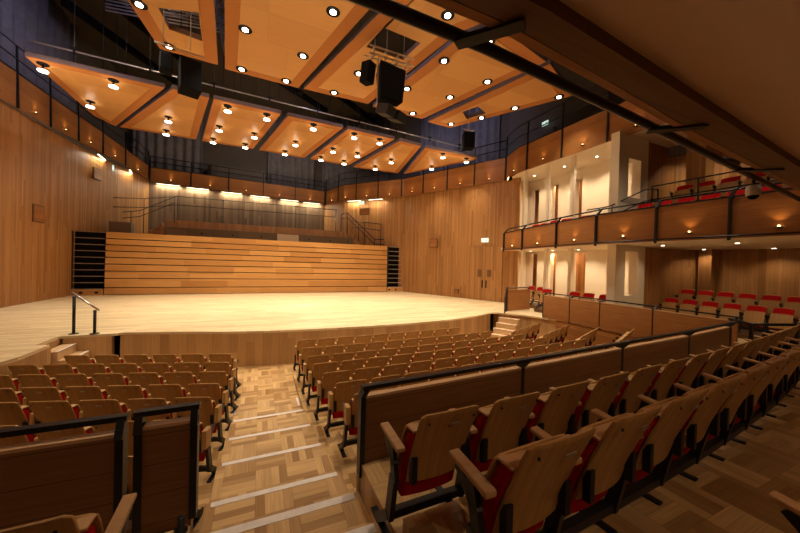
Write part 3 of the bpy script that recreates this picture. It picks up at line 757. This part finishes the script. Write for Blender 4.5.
for i, (z, y) in enumerate([(6.9, 9.0), (6.9, 11.8), (2.88, 9.2), (2.88, 11.9)]):  # unseen lamps added to brighten the corridor behind the slits
    t = thing('corridor_fill_lamp', 'added unseen corridor lamp behind the %s cream wall, %s the stage' % ('upper' if z > 5 else 'lower', 'nearer' if i % 2 else 'farther from'), 'light', (14.72, y, z+.04 if z < 5 else z))
    MB().lathe([(.0, -.03), (.08, -.03), (.08, .0), (0, 0)], (0, 0, 0), 14).build('bezel', 'white', t)
    ld = bpy.data.lights.new('corr', 'POINT'); ld.energy = 60; ld.color = (1, .7, .4); ld.shadow_soft_size = .1
    lo = bpy.data.objects.new('corridor_fill_light', ld); C.objects.link(lo); lo.parent = t; lo.location = (0, 0, -.15)
# ------------------------------------------------------------------ canopies
def inset(poly, d):
    n = len(poly); out = []
    A = sum(poly[i][0]*poly[(i+1) % n][1]-poly[(i+1) % n][0]*poly[i][1] for i in range(n)); sg = 1 if A > 0 else -1
    for i in range(n):
        p0, p1, p2 = V(poly[i-1]), V(poly[i]), V(poly[(i+1) % n])
        e1 = (p1-p0).normalized(); e2 = (p2-p1).normalized()
        n1 = V((-e1.y, e1.x))*sg; n2 = V((-e2.y, e2.x))*sg
        b = (n1+n2); b = b/max(.3, b.length_squared)*2 if b.length > 1e-6 else n1
        out.append(tuple(p1+b*d))
    return out
lampd = []
def canopy(lab, poly, z, lamps, hole=None, border=.5, group='acoustic canopy panels', power=0, big=.10, offs=(-.25, -.15)):
    cx = sum(p[0] for p in poly)/len(poly); cy = sum(p[1] for p in poly)/len(poly)
    t = thing('canopy_panel', lab, 'canopy panel', (cx, cy, z), 0, group)
    L = [(p[0]-cx, p[1]-cy) for p in poly]; H = [[(p[0]-cx, p[1]-cy) for p in hole]] if hole else []
    MB().prism(L, .0, .14, H).build('rim', 'canopyrim', t)
    MB().prism([(x*1.004, y*1.004) for x, y in L], .02, .16, H).build('edge_band', 'canopyedge', t)
    MB().prism(inset(L, border), -.018, .0, H).build('veneer_panel', 'canopy', t)
    for (x, y) in lamps:
        x -= cx; y -= cy
        hx, hy = x-offs[0], y-offs[1]
        rr = .15 if big > .1 else .19; h = MB().lathe([(rr, -.03), (rr, -.012), (rr-.06, -.012), (rr-.06, -.03), (rr, -.03)], (hx, hy, 0), 20, False)
        h.lathe([(.001, -.021), (.14, -.021), (.14, -.019), (.001, -.019)], (hx, hy, 0), 20)
        drop = .2 if big > .1 else .0
        if drop: h.tube([(hx, hy, -.02), (hx, hy, -.18)], .03, 6)
        ho = h.build('downlight', 'black', t)
        MB().lathe([(.001, -.07), (big, -.055), (big, -.022), (.001, -.02)], (hx, hy, -drop), 18).build('lamp_lens', 'lens', ho)
        ld = bpy.data.lights.new('canopy_spot', 'SPOT'); ld.energy = power; ld.color = (1, .87, .68); ld.spot_size = 1.6; ld.spot_blend = .9; ld.shadow_soft_size = .12
        lo = bpy.data.objects.new('canopy_spot_source', ld); C.objects.link(lo); lo.parent = t; lo.location = (hx, hy, -.1-drop)
    # hanger wires
    for p in inset(L, .8):
        MB().tube([(p[0], p[1], .16), (p[0], p[1], 14.99-z)], .012, 5).build('hanger_wire', 'steel', t)
    return t
ZR, ZF = 8.3, 9.0
RP = [[(-6.96, 14.01), (-3.37, 14.2), (-6.54, 19.5), (-6.96, 18.5)], [(-3.11, 14.15), (-1.97, 14.27), (-3.25, 19.55), (-6.37, 19.49)],
      [(-1.81, 14.27), (.66, 14.37), (-.53, 19.63), (-2.99, 19.64)], [(.95, 14.43), (3.38, 14.5), (2.27, 19.8), (-.22, 19.64)],
      [(3.62, 14.49), (6.03, 14.6), (5.03, 19.92), (2.63, 19.81)], [(6.36, 14.65), (7.64, 14.8), (8.58, 19.95), (5.4, 20.07)],
      [(7.95, 14.89), (11.35, 14.83), (11.4, 15.28), (9.0, 19.86)]]
RLm = [[(-6.73, 14.6), (-4.97, 14.73), (-6.5, 17.12)], [(-3.93, 17.28), (-4.42, 19.1)], [(-1.41, 14.93), (.06, 14.97), (-1.96, 17.3), (-.46, 17.42), (-2.44, 19.2), (-.94, 19.2)],
       [(2.02, 15.04), (1.48, 17.53), (1.08, 19.3)], [(3.96, 15.13), (5.3, 15.19), (3.45, 17.57), (4.85, 17.59), (3.1, 19.3), (4.5, 19.3)], [(6.97, 17.69), (6.56, 19.4)],
       [(9.18, 15.44), (9.7, 17.6), (10.8, 15.45)]]
pn = ['leftmost', 'second from left', 'third from left', 'central', 'third from right', 'second from right', 'rightmost']
for i, (p, l) in enumerate(zip(RP, RLm)):
    canopy('%s orange wood canopy panel with round downlights in the farther lower row' % pn[i], p, ZR, l, None, .3, 'rear canopy panels', 440, .13, (-.05, .3))
FP = [[(-4.0, 6.0), (-1.0, 6.0), (-1.55, 13.04), (-3.22, 12.94)], [(-.7, 6.0), (3.2, 6.0), (1.23, 13.27), (-1.34, 13.19)],
      [(3.55, 6.0), (5.9, 7.0), (5.26, 7.9), (4.15, 13.18), (1.45, 13.24)], [(5.42, 8.0), (6.1, 7.2), (8.67, 7.75), (6.91, 13.34), (4.43, 13.33)],
      [(8.88, 7.76), (11.34, 8.79), (8.64, 13.55), (7.32, 13.49)]]
FH = [[(-2.76, 10.81), (-1.75, 10.51), (-1.85, 11.84), (-2.7, 11.69)], None, [(3.15, 8.72), (4.45, 8.8), (4.28, 9.8), (2.95, 9.74)], None, [(8.2, 11.86), (8.5, 11.15), (9.22, 11.48), (8.8, 12.36)]]
FL = [[(-3.2, 10.9), (-2.9, 12.6)], [(-.57, 10.63), (1.69, 8.79), (1.16, 11.1), (-.78, 12.88), (.75, 12.93)], [(2.6, 12.9), (3.14, 11.2), (4.6, 7.5)],
      [(5.15, 11.3), (5.55, 9.2), (7.0, 11.05), (6.25, 13.0), (6.3, 7.8), (7.7, 8.1), (7.65, 9.5)], [(10.9, 9.04), (10.0, 10.52), (9.3, 11.9), (8.4, 13.1)]]
for i, (p, l, h) in enumerate(zip(FP, FL, FH)):
    canopy('%s large wood canopy panel hanging in the nearer row%s' % (['leftmost', 'second from left', 'central', 'second from right', 'rightmost'][i], ', with a rectangular opening' if h else ''), p, ZF, l, h, .38, 'front canopy panels', 460, .085, (0, 0))
    if h:
        # lining of the opening, truss visible inside
        cx = sum(q[0] for q in h)/4; cy = sum(q[1] for q in h)/4
# lighting bar behind rear canopy, with clamps
def light_bar(lab, a, b, n):
    t = thing('lighting_bar', lab, 'lighting bar', a); o = V(a)
    MB().tube([(0, 0, 0), V(b)-o], .03, 8).build('bar', 'truss', t)
    for k in range(n):
        p = (V(b)-o)*((k+.5)/n)
        MB().tube([p, p+V((0, 0, 14.99-a[2]))], .01, 5).build('wire', 'steel', t)
        m = MB(); m.beam(p+V((0, 0, -.12)), p+V((0, 0, .12)), .06, .06); m.beam(p+V((-.1, 0, .1)), p+V((.1, 0, .1)), .05, .05); m.build('clamp', 'steel', t)
light_bar('long silvery lighting bar hung just above the far canopy row', (-6.75, 13.85, 8.75), (11.1, 14.9, 8.75), 9)
# trusses above the front canopy
def truss(lab, a, b, w=.4):
    t = thing('roof_truss', lab, 'truss', a); o = V(a); d = V(b)-o; L = d.length; dn = d.normalized(); sd = V((-dn.y, dn.x, 0))
    for sx in (-1, 1):
        for zz in (0, w): MB().tube([sd*sx*w/2+V((0, 0, zz)), d+sd*sx*w/2+V((0, 0, zz))], .025, 6).build('chord', 'truss', t)
    m = MB(); k = 0; n = int(L/.5)
    for k in range(n):
        p, q = dn*(k*L/n), dn*((k+1)*L/n)
        for sx in (-1, 1): m.tube([p+sd*sx*w/2+V((0, 0, 0 if k % 2 else w)), q+sd*sx*w/2+V((0, 0, w if k % 2 else 0))], .014, 4)
        m.tube([p-sd*w/2, q+sd*w/2], .014, 4)
    m.build('lacing', 'truss', t)
truss('silver lattice truss seen through the left canopy opening', (-4.2, 11.7, 9.6), (-.2, 11.7, 9.6))
truss('silver lattice truss between the first two near canopy panels', (-1.2, 8.0, 9.7), (-1.2, 13.6, 9.7))
truss('silver lattice truss seen through the right canopy opening', (7.8, 12.4, 9.5), (10.2, 11.2, 9.5), .3)
truss('long lattice truss above the gap between near canopy panels', (3.1, 7.2, 9.7), (1.5, 13.4, 9.7), .3)
# catwalk tubes at upper left
cw = thing('rigging_pipes', 'bundle of thin rigging pipes near the upper left under the ceiling', 'rigging', (-5.2, 14.5, 11.2))
for k in range(5): MB().tube([(0, 0, -k*.12), (4.6, -.8, -k*.12)], .025, 5).build('pipe', 'truss', cw)
for k, (x, y) in enumerate([(-6.5, 16.5), (-7.2, 20.0), (2, 22), (6, 22), (10, 18)]):
    tag(MB().beam((x-1.5, y, 13.9), (x+2.5, y+7 if k < 2 else y+3, 13.9), .25, .35).build('roof_beam', 'black'), 'dark steel roof beam, %s from the left' % ORD[k], 'beam', 'roof beams')

# ------------------------------------------------------------------ loudspeakers
def speaker_box(m, w, d, h, at, rz=0, pitch=0): m.box(-w/2, w/2, -d/2, d/2, -h/2, h/2, rz, at, pitch)
sp = thing('loudspeaker_cluster', 'large black loudspeaker cluster hung under the central canopy opening', 'loudspeaker', (3.62, 9.35, 7.68))
m = MB(); m.add([(-.42, -.35, .55), (.5, -.2, .55), (.55, .35, .5), (-.3, .4, .55), (-.38, -.3, -.5), (.42, -.2, -.5), (.4, .25, -.45), (-.25, .3, -.5)],
                [(0, 3, 2, 1), (4, 5, 6, 7), (0, 1, 5, 4), (1, 2, 6, 5), (2, 3, 7, 6), (3, 0, 4, 7)]); m.build('main_cabinet', 'black', sp, .02)
m = MB(); speaker_box(m, .32, .35, .62, (-.68, .1, .3), .5, .15); m.build('side_cabinet', 'black', sp, .02)
m = MB(); speaker_box(m, .38, .5, .3, (-.12, -.1, -.82), .5, .35); m.build('lower_cabinet', 'steel', sp, .02)
m = MB(); speaker_box(m, .38, .5, .3, (.3, .05, -.85), .5, .35); m.build('lower_cabinet', 'steel', sp, .02)
m = MB()
for x in (-.6, -.2, .2, .6):
    m.beam((x, -.25, .72), (x, .3, .72), .03, .03); m.beam((x, -.25, .95), (x, .3, .95), .03, .03); m.beam((x, -.25, .72), (x, -.25, .95), .03, .03)
for y in (-.25, .3):
    for z in (.72, .95): m.beam((-.75, y, z), (.75, y, z), .035, .035)
m.build('hanging_frame', 'chrome', sp)
MB().beam((-.45, -.2, .7), (-.45, -.2, -.75), .03, .03).build('bracket', 'chrome', sp)
for x in (-.5, -.1, .5): MB().tube([(x, 0, .95), (x, 0, 7.4)], .012, 5).build('wire', 'chrome', sp)
sp = thing('loudspeaker', 'black loudspeaker pair hanging below the left canopy', 'loudspeaker', (-2.12, 11.0, 7.33))
m = MB(); speaker_box(m, .52, .5, .92, (.1, 0, 0), .35, -.12); m.build('cabinet', 'black', sp, .02)
m = MB(); speaker_box(m, .30, .32, .5, (-.5, .1, .3), .3, -.15); m.build('small_cabinet', 'black', sp, .02)
MB().beam((-.75, 0, .8), (.45, .05, .72), .04, .04).build('hanging_bar', 'chrome', sp)
for x in (-.55, .1): MB().tube([(x, 0, .78), (x, 0, 7.6)], .012, 5).build('wire', 'chrome', sp)
sp = thing('loudspeaker', 'small black loudspeaker hanging at the right end of the near canopies', 'loudspeaker', (8.6, 11.9, 7.75))
m = MB(); speaker_box(m, .5, .45, .72, (0, 0, 0), -.4, 0); m.build('cabinet', 'black', sp, .02)
MB().beam((-.3, 0, .5), (.3, 0, .5), .04, .04).build('hanging_bar', 'chrome', sp)
m = MB(); m.tube([(0, 0, .3), (0, 0, .5), (0, 0, 7.2)], .012, 5); m.build('wire', 'chrome', sp)

# ------------------------------------------------------------------ lighting pipe in front of the rear balcony
pz = 3.16
pp = [(-3, 1.3, pz), (0, 1.28, pz), (1, 1.30, pz), (2.06, 1.38, pz), (3.66, 1.51, pz), (7.4, 1.84, pz), (9.3, 2.0, pz)]
lp = thing('balcony_front_pipe', 'thick black lighting pipe running diagonally before the overhead balcony', 'lighting pipe', pp[0]); o = V(pp[0])
MB().tube([V(p)-o for p in pp], .031, 12).build('pipe', 'rail', lp)
for x, y in ((.86, 1.295), (2.75, 1.44), (4.6, 1.59)):
    q = V((x, y, pz))-o
    m = MB(); m.beam(q+V((0, .02, -.03)), q+V((.16+.03*x, -.24, -.045)), .07, .012); m.beam(q+V((.0, .0, -.02)), q+V((.14+.03*x, -.22, -.03)), .02, .035); m.build('bracket', 'steel', lp)
cam_ = thing('dome_camera', 'white dome security camera with dark lens under the black pipe', 'camera', (5.25, 1.66, 2.98))
MB().lathe([(.0, .09), (.04, .09), (.062, .07), (.066, .0), (.062, -.03), (.0, -.03)], (0, 0, 0), 20).build('housing', 'white', cam_)
MB().lathe([(.05, -.03), (.046, -.052), (.028, -.07), (.0, -.078)], (0, 0, 0), 18).build('dome', 'black', cam_)
MB().tube([(0, 0, .08), (0, 0, .18)], .015, 6).build('stem', 'steel', cam_)
fx = thing('spotlight', 'small black stage spotlight clamped on the overhead pipe by the dome camera', 'spotlight', (5.0, 1.72, 3.22))
MB().tube([(-.25, .05, .09), (-.02, .0, .09)], .04, 10).build('lamp_body', 'steel', fx); MB().beam((0, 0, 0), (0, 0, .12), .04, .03).build('yoke', 'chrome', fx)
# black floor post bottom left
bp = thing('socket_post', 'short black post with round flanges standing at the foot of the left parapet', 'post', (-.44, 2.42, .14))
MB().lathe([(.02, 0), (.045, .0), (.045, .02), (.02, .03), (.02, .09), (.04, .10), (.04, .12), (.02, .13), (.02, .2), (.0, .2)], (0, 0, 0), 14).build('flanged_stem', 'steel', bp)
MB().lathe([(.0, 0), (.07, .0), (.07, .012), (.0, .014)], (0.02, 0, 0), 16).build('base', 'steel', bp)

# ------------------------------------------------------------------ curtains above the gallery
def curtain(lab, a, b, z0, z1, amp=.12, wl=.55):
    a, b = V((*a, 0)), V((*b, 0)); L = (b-a).length; t = (b-a).normalized(); nn = V((-t.y, t.x, 0)); n = int(L/(wl/6))
    vs = []; 
    for i in range(n+1):
        s_ = L*i/n; p = a+t*s_+nn*(amp*math.sin(2*PI*s_/wl+.8*math.sin(s_*1.3)))
        vs += [(p.x, p.y, z0), (p.x, p.y, z1)]
    m = MB(); m.add(vs, [(2*i, 2*i+2, 2*i+3, 2*i+1) for i in range(n)], True)
    ob = m.build('stage_curtain', 'curtain'); sd = ob.modifiers.new('s', 'SOLIDIFY'); sd.thickness = .02
    tag(ob, lab, 'curtain')
curtain('long pleated blue-grey curtain above the left gallery', (-9.9, 8), (-9.9, 24.0), 7.75, 14.9, .14, .7)
curtain('pleated dark curtain at the left part of the back gallery', (-8.6, 28.6), (-4.4, 29.2), 7.2, 14.9)
curtain('pleated dark curtain at the centre of the back gallery', (0.4, 29.2), (4.3, 29.2), 7.2, 14.9)
curtain('pleated dark curtain in the right corner of the back gallery', (5.0, 29.2), (9.6, 24.4), 7.2, 14.9)
curtain('pleated blue-grey curtain above the right gallery', (11.2, 21.7), (14.3, 16.4), 7.2, 14.9, .12, .6)
tag(MB().prism([(-3.9, 28.3), (-3.6, 28.0), (-3.2, 27.9), (.2, 27.9), (.2, 29), (-3.9, 29)], 7.2, 9.3).build('duct_housing', 'darkwall'), 'grey rounded duct housing above the back gallery', 'duct')

# ------------------------------------------------------------------ lights
def area(name, loc, rot, size, power, col, spread=PI):
    ld = bpy.data.lights.new(name, 'AREA'); ld.shape = 'RECTANGLE'; ld.size, ld.size_y = size; ld.energy = power; ld.color = col; ld.spread = spread
    o = bpy.data.objects.new(name, ld); C.objects.link(o); o.location = loc; o.rotation_euler = rot; return o
# added unseen fixtures above the canopies, to brighten curtains, trusses and back wall
def fill_flood(lab, loc, target, power, col, size=1.2, blend=.8):
    t = thing('fill_floodlight', lab, 'fill_floodlight', loc)
    dv = (V(target)-V(loc)).normalized(); q = dv.to_track_quat('-Z', 'Y').to_euler()
    m = MB(); m.box(-.12, .12, -.09, .09, 0, .18); ob = m.build('lamp_body', 'steel', t); ob.rotation_euler = q
    m = MB(); m.box(-.10, .10, -.07, .07, -.006, 0); o2 = m.build('lens', 'smalllens' if col[2] < col[0] else 'exit', t); o2.rotation_euler = q
    ld = bpy.data.lights.new('fill_flood', 'SPOT'); ld.energy = power; ld.color = col; ld.spot_size = size; ld.spot_blend = blend; ld.shadow_soft_size = .15
    lo = bpy.data.objects.new('fill_flood_source', ld); C.objects.link(lo); lo.parent = t; lo.location = dv*.03; lo.rotation_euler = q
BL = (.62, .62, 1.0)
fill_flood('added blue fill lamp above the near canopies, aimed at the left curtain', (-3, 12, 12.5), (-9.8, 14, 10), 1500, BL, 2.2)
fill_flood('added blue fill lamp above the far canopies, aimed at the right curtain', (6, 15, 12.5), (13, 18.5, 9), 800, BL, 1.7)
fill_flood('added blue fill lamp above the near canopies, aimed down on the truss', (2.5, 10, 13.5), (2.5, 10, 9), 500, BL, 2.4)
fill_flood('added blue fill lamp over the far canopies', (2, 16, 13.5), (2, 17, 8.5), 350, BL, 2.6)
fill_flood('added dim fill lamp above the far canopies, aimed at the high back wall', (2, 20.5, 12.5), (-1, 29, 8.5), 700, (1, .85, .75), 2.4)
# warm floods added on gallery rails and balcony front to brighten canopy undersides
WL = (1, .72, .42)
fill_flood('added warm fill lamp on the left gallery rail aimed up under the far canopies', (-8.3, 12.5, 6.6), (-1, 17, 8.3), 750, WL, 1.5)
fill_flood('added warm fill lamp on the right gallery rail aimed up under the far canopies', (12.0, 12.95, 6.75), (4, 17, 8.3), 750, WL, 1.5)
fill_flood('added warm fill lamp on the left gallery rail aimed under the near canopies', (-8.3, 6, 6.4), (1, 10, 9.0), 1300, WL, 1.5)
fill_flood('added warm fill lamp on the rear balcony front aimed under the near canopies', (2.5, 1.4, 4.3), (3, 10, 9.0), 900, WL, 1.5)
HL = (1, .8, .56)  # out-of-view bridge and its floods, added to light the stalls chairs
fb = thing('fill_light_bridge', 'added unseen bar for fill lamps high above the rear of the stalls', 'lighting bridge', (0, 1.8, 10.3))
MB().tube([(-8, 0, 0), (11, 0, 0)], .04, 8).build('bar', 'truss', fb)
for x in (-7, 2, 10): MB().tube([(x, 0, 0), (x, 0, 4.69)], .015, 5).build('wire', 'steel', fb)
for k, x in enumerate((-6, -2, 2, 6, 10)):
    fill_flood('added warm fill lamp on the rear lighting bridge, %s from the left' % ORD[k], (x, 1.8, 10.1), (x*.9, 6.6, -.6), 1000, HL, 1.2)
# unseen downlights added in the rear soffit to lift the foreground seats
for i, (x, y, pw) in enumerate([(1.5, -.6, 52), (-2.0, -.6, 8), (5.5, -.8, 55), (9.5, -1.0, 35)]):
    t = thing('soffit_downlight', 'added unseen fill downlight in the plaster soffit overhead, %s from the left' % ORD[[1, 0, 2, 3][i]], 'light', (x, y, 3.2), 0, 'added rear soffit fill downlights')
    MB().lathe([(.0, -.012), (.075, -.012), (.075, .0), (0, 0)], (0, 0, 0), 14).build('bezel', 'white', t)
    MB().lathe([(.0, -.02), (.05, -.02), (.05, -.012), (0, -.012)], (0, 0, 0), 12).build('lamp_lens', 'smalllens', t)
    ld = bpy.data.lights.new('dl', 'SPOT'); ld.energy = pw; ld.color = (1, .70, .44); ld.spot_size = 2.6; ld.spot_blend = .8; ld.shadow_soft_size = .08
    lo = bpy.data.objects.new('downlight_source', ld); C.objects.link(lo); lo.parent = t; lo.location = (0, 0, -.04)

w = bpy.data.worlds.new('world'); bpy.context.scene.world = w; w.use_nodes = True
w.node_tree.nodes['Background'].inputs[0].default_value = (.02, .02, .03, 1); w.node_tree.nodes['Background'].inputs[1].default_value = .3

# ------------------------------------------------------------------ camera
cd = bpy.data.cameras.new('camera'); cam = bpy.data.objects.new('camera', cd); C.objects.link(cam)
cd.sensor_width = 36; cd.lens = 36*311.6/800; cd.clip_start = .02; cd.clip_end = 200
yaw, pitch, roll = [math.radians(a) for a in (24.11, -.526, 1.564)]
f = V((math.sin(yaw)*math.cos(pitch), math.cos(yaw)*math.cos(pitch), math.sin(pitch)))
rr_ = V((math.cos(yaw), -math.sin(yaw), 0)); uu = rr_.cross(f)
r2 = rr_*math.cos(roll)+uu*math.sin(roll); u2 = -rr_*math.sin(roll)+uu*math.cos(roll)
mat = Matrix((r2, u2, -f)).transposed().to_4x4(); mat.translation = (0, 0, 2.04); cam.matrix_world = mat
S = bpy.context.scene; S.camera = cam
S.view_settings.view_transform = 'Standard'; S.view_settings.look = 'None'; S.view_settings.gamma = 1; S.view_settings.use_curve_mapping = False
S.view_settings.exposure = 0.0
S.cycles.use_denoising = True; S.cycles.max_bounces = 8; S.cycles.diffuse_bounces = 4; S.cycles.sample_clamp_indirect = 4
print('chairs', nchairs)
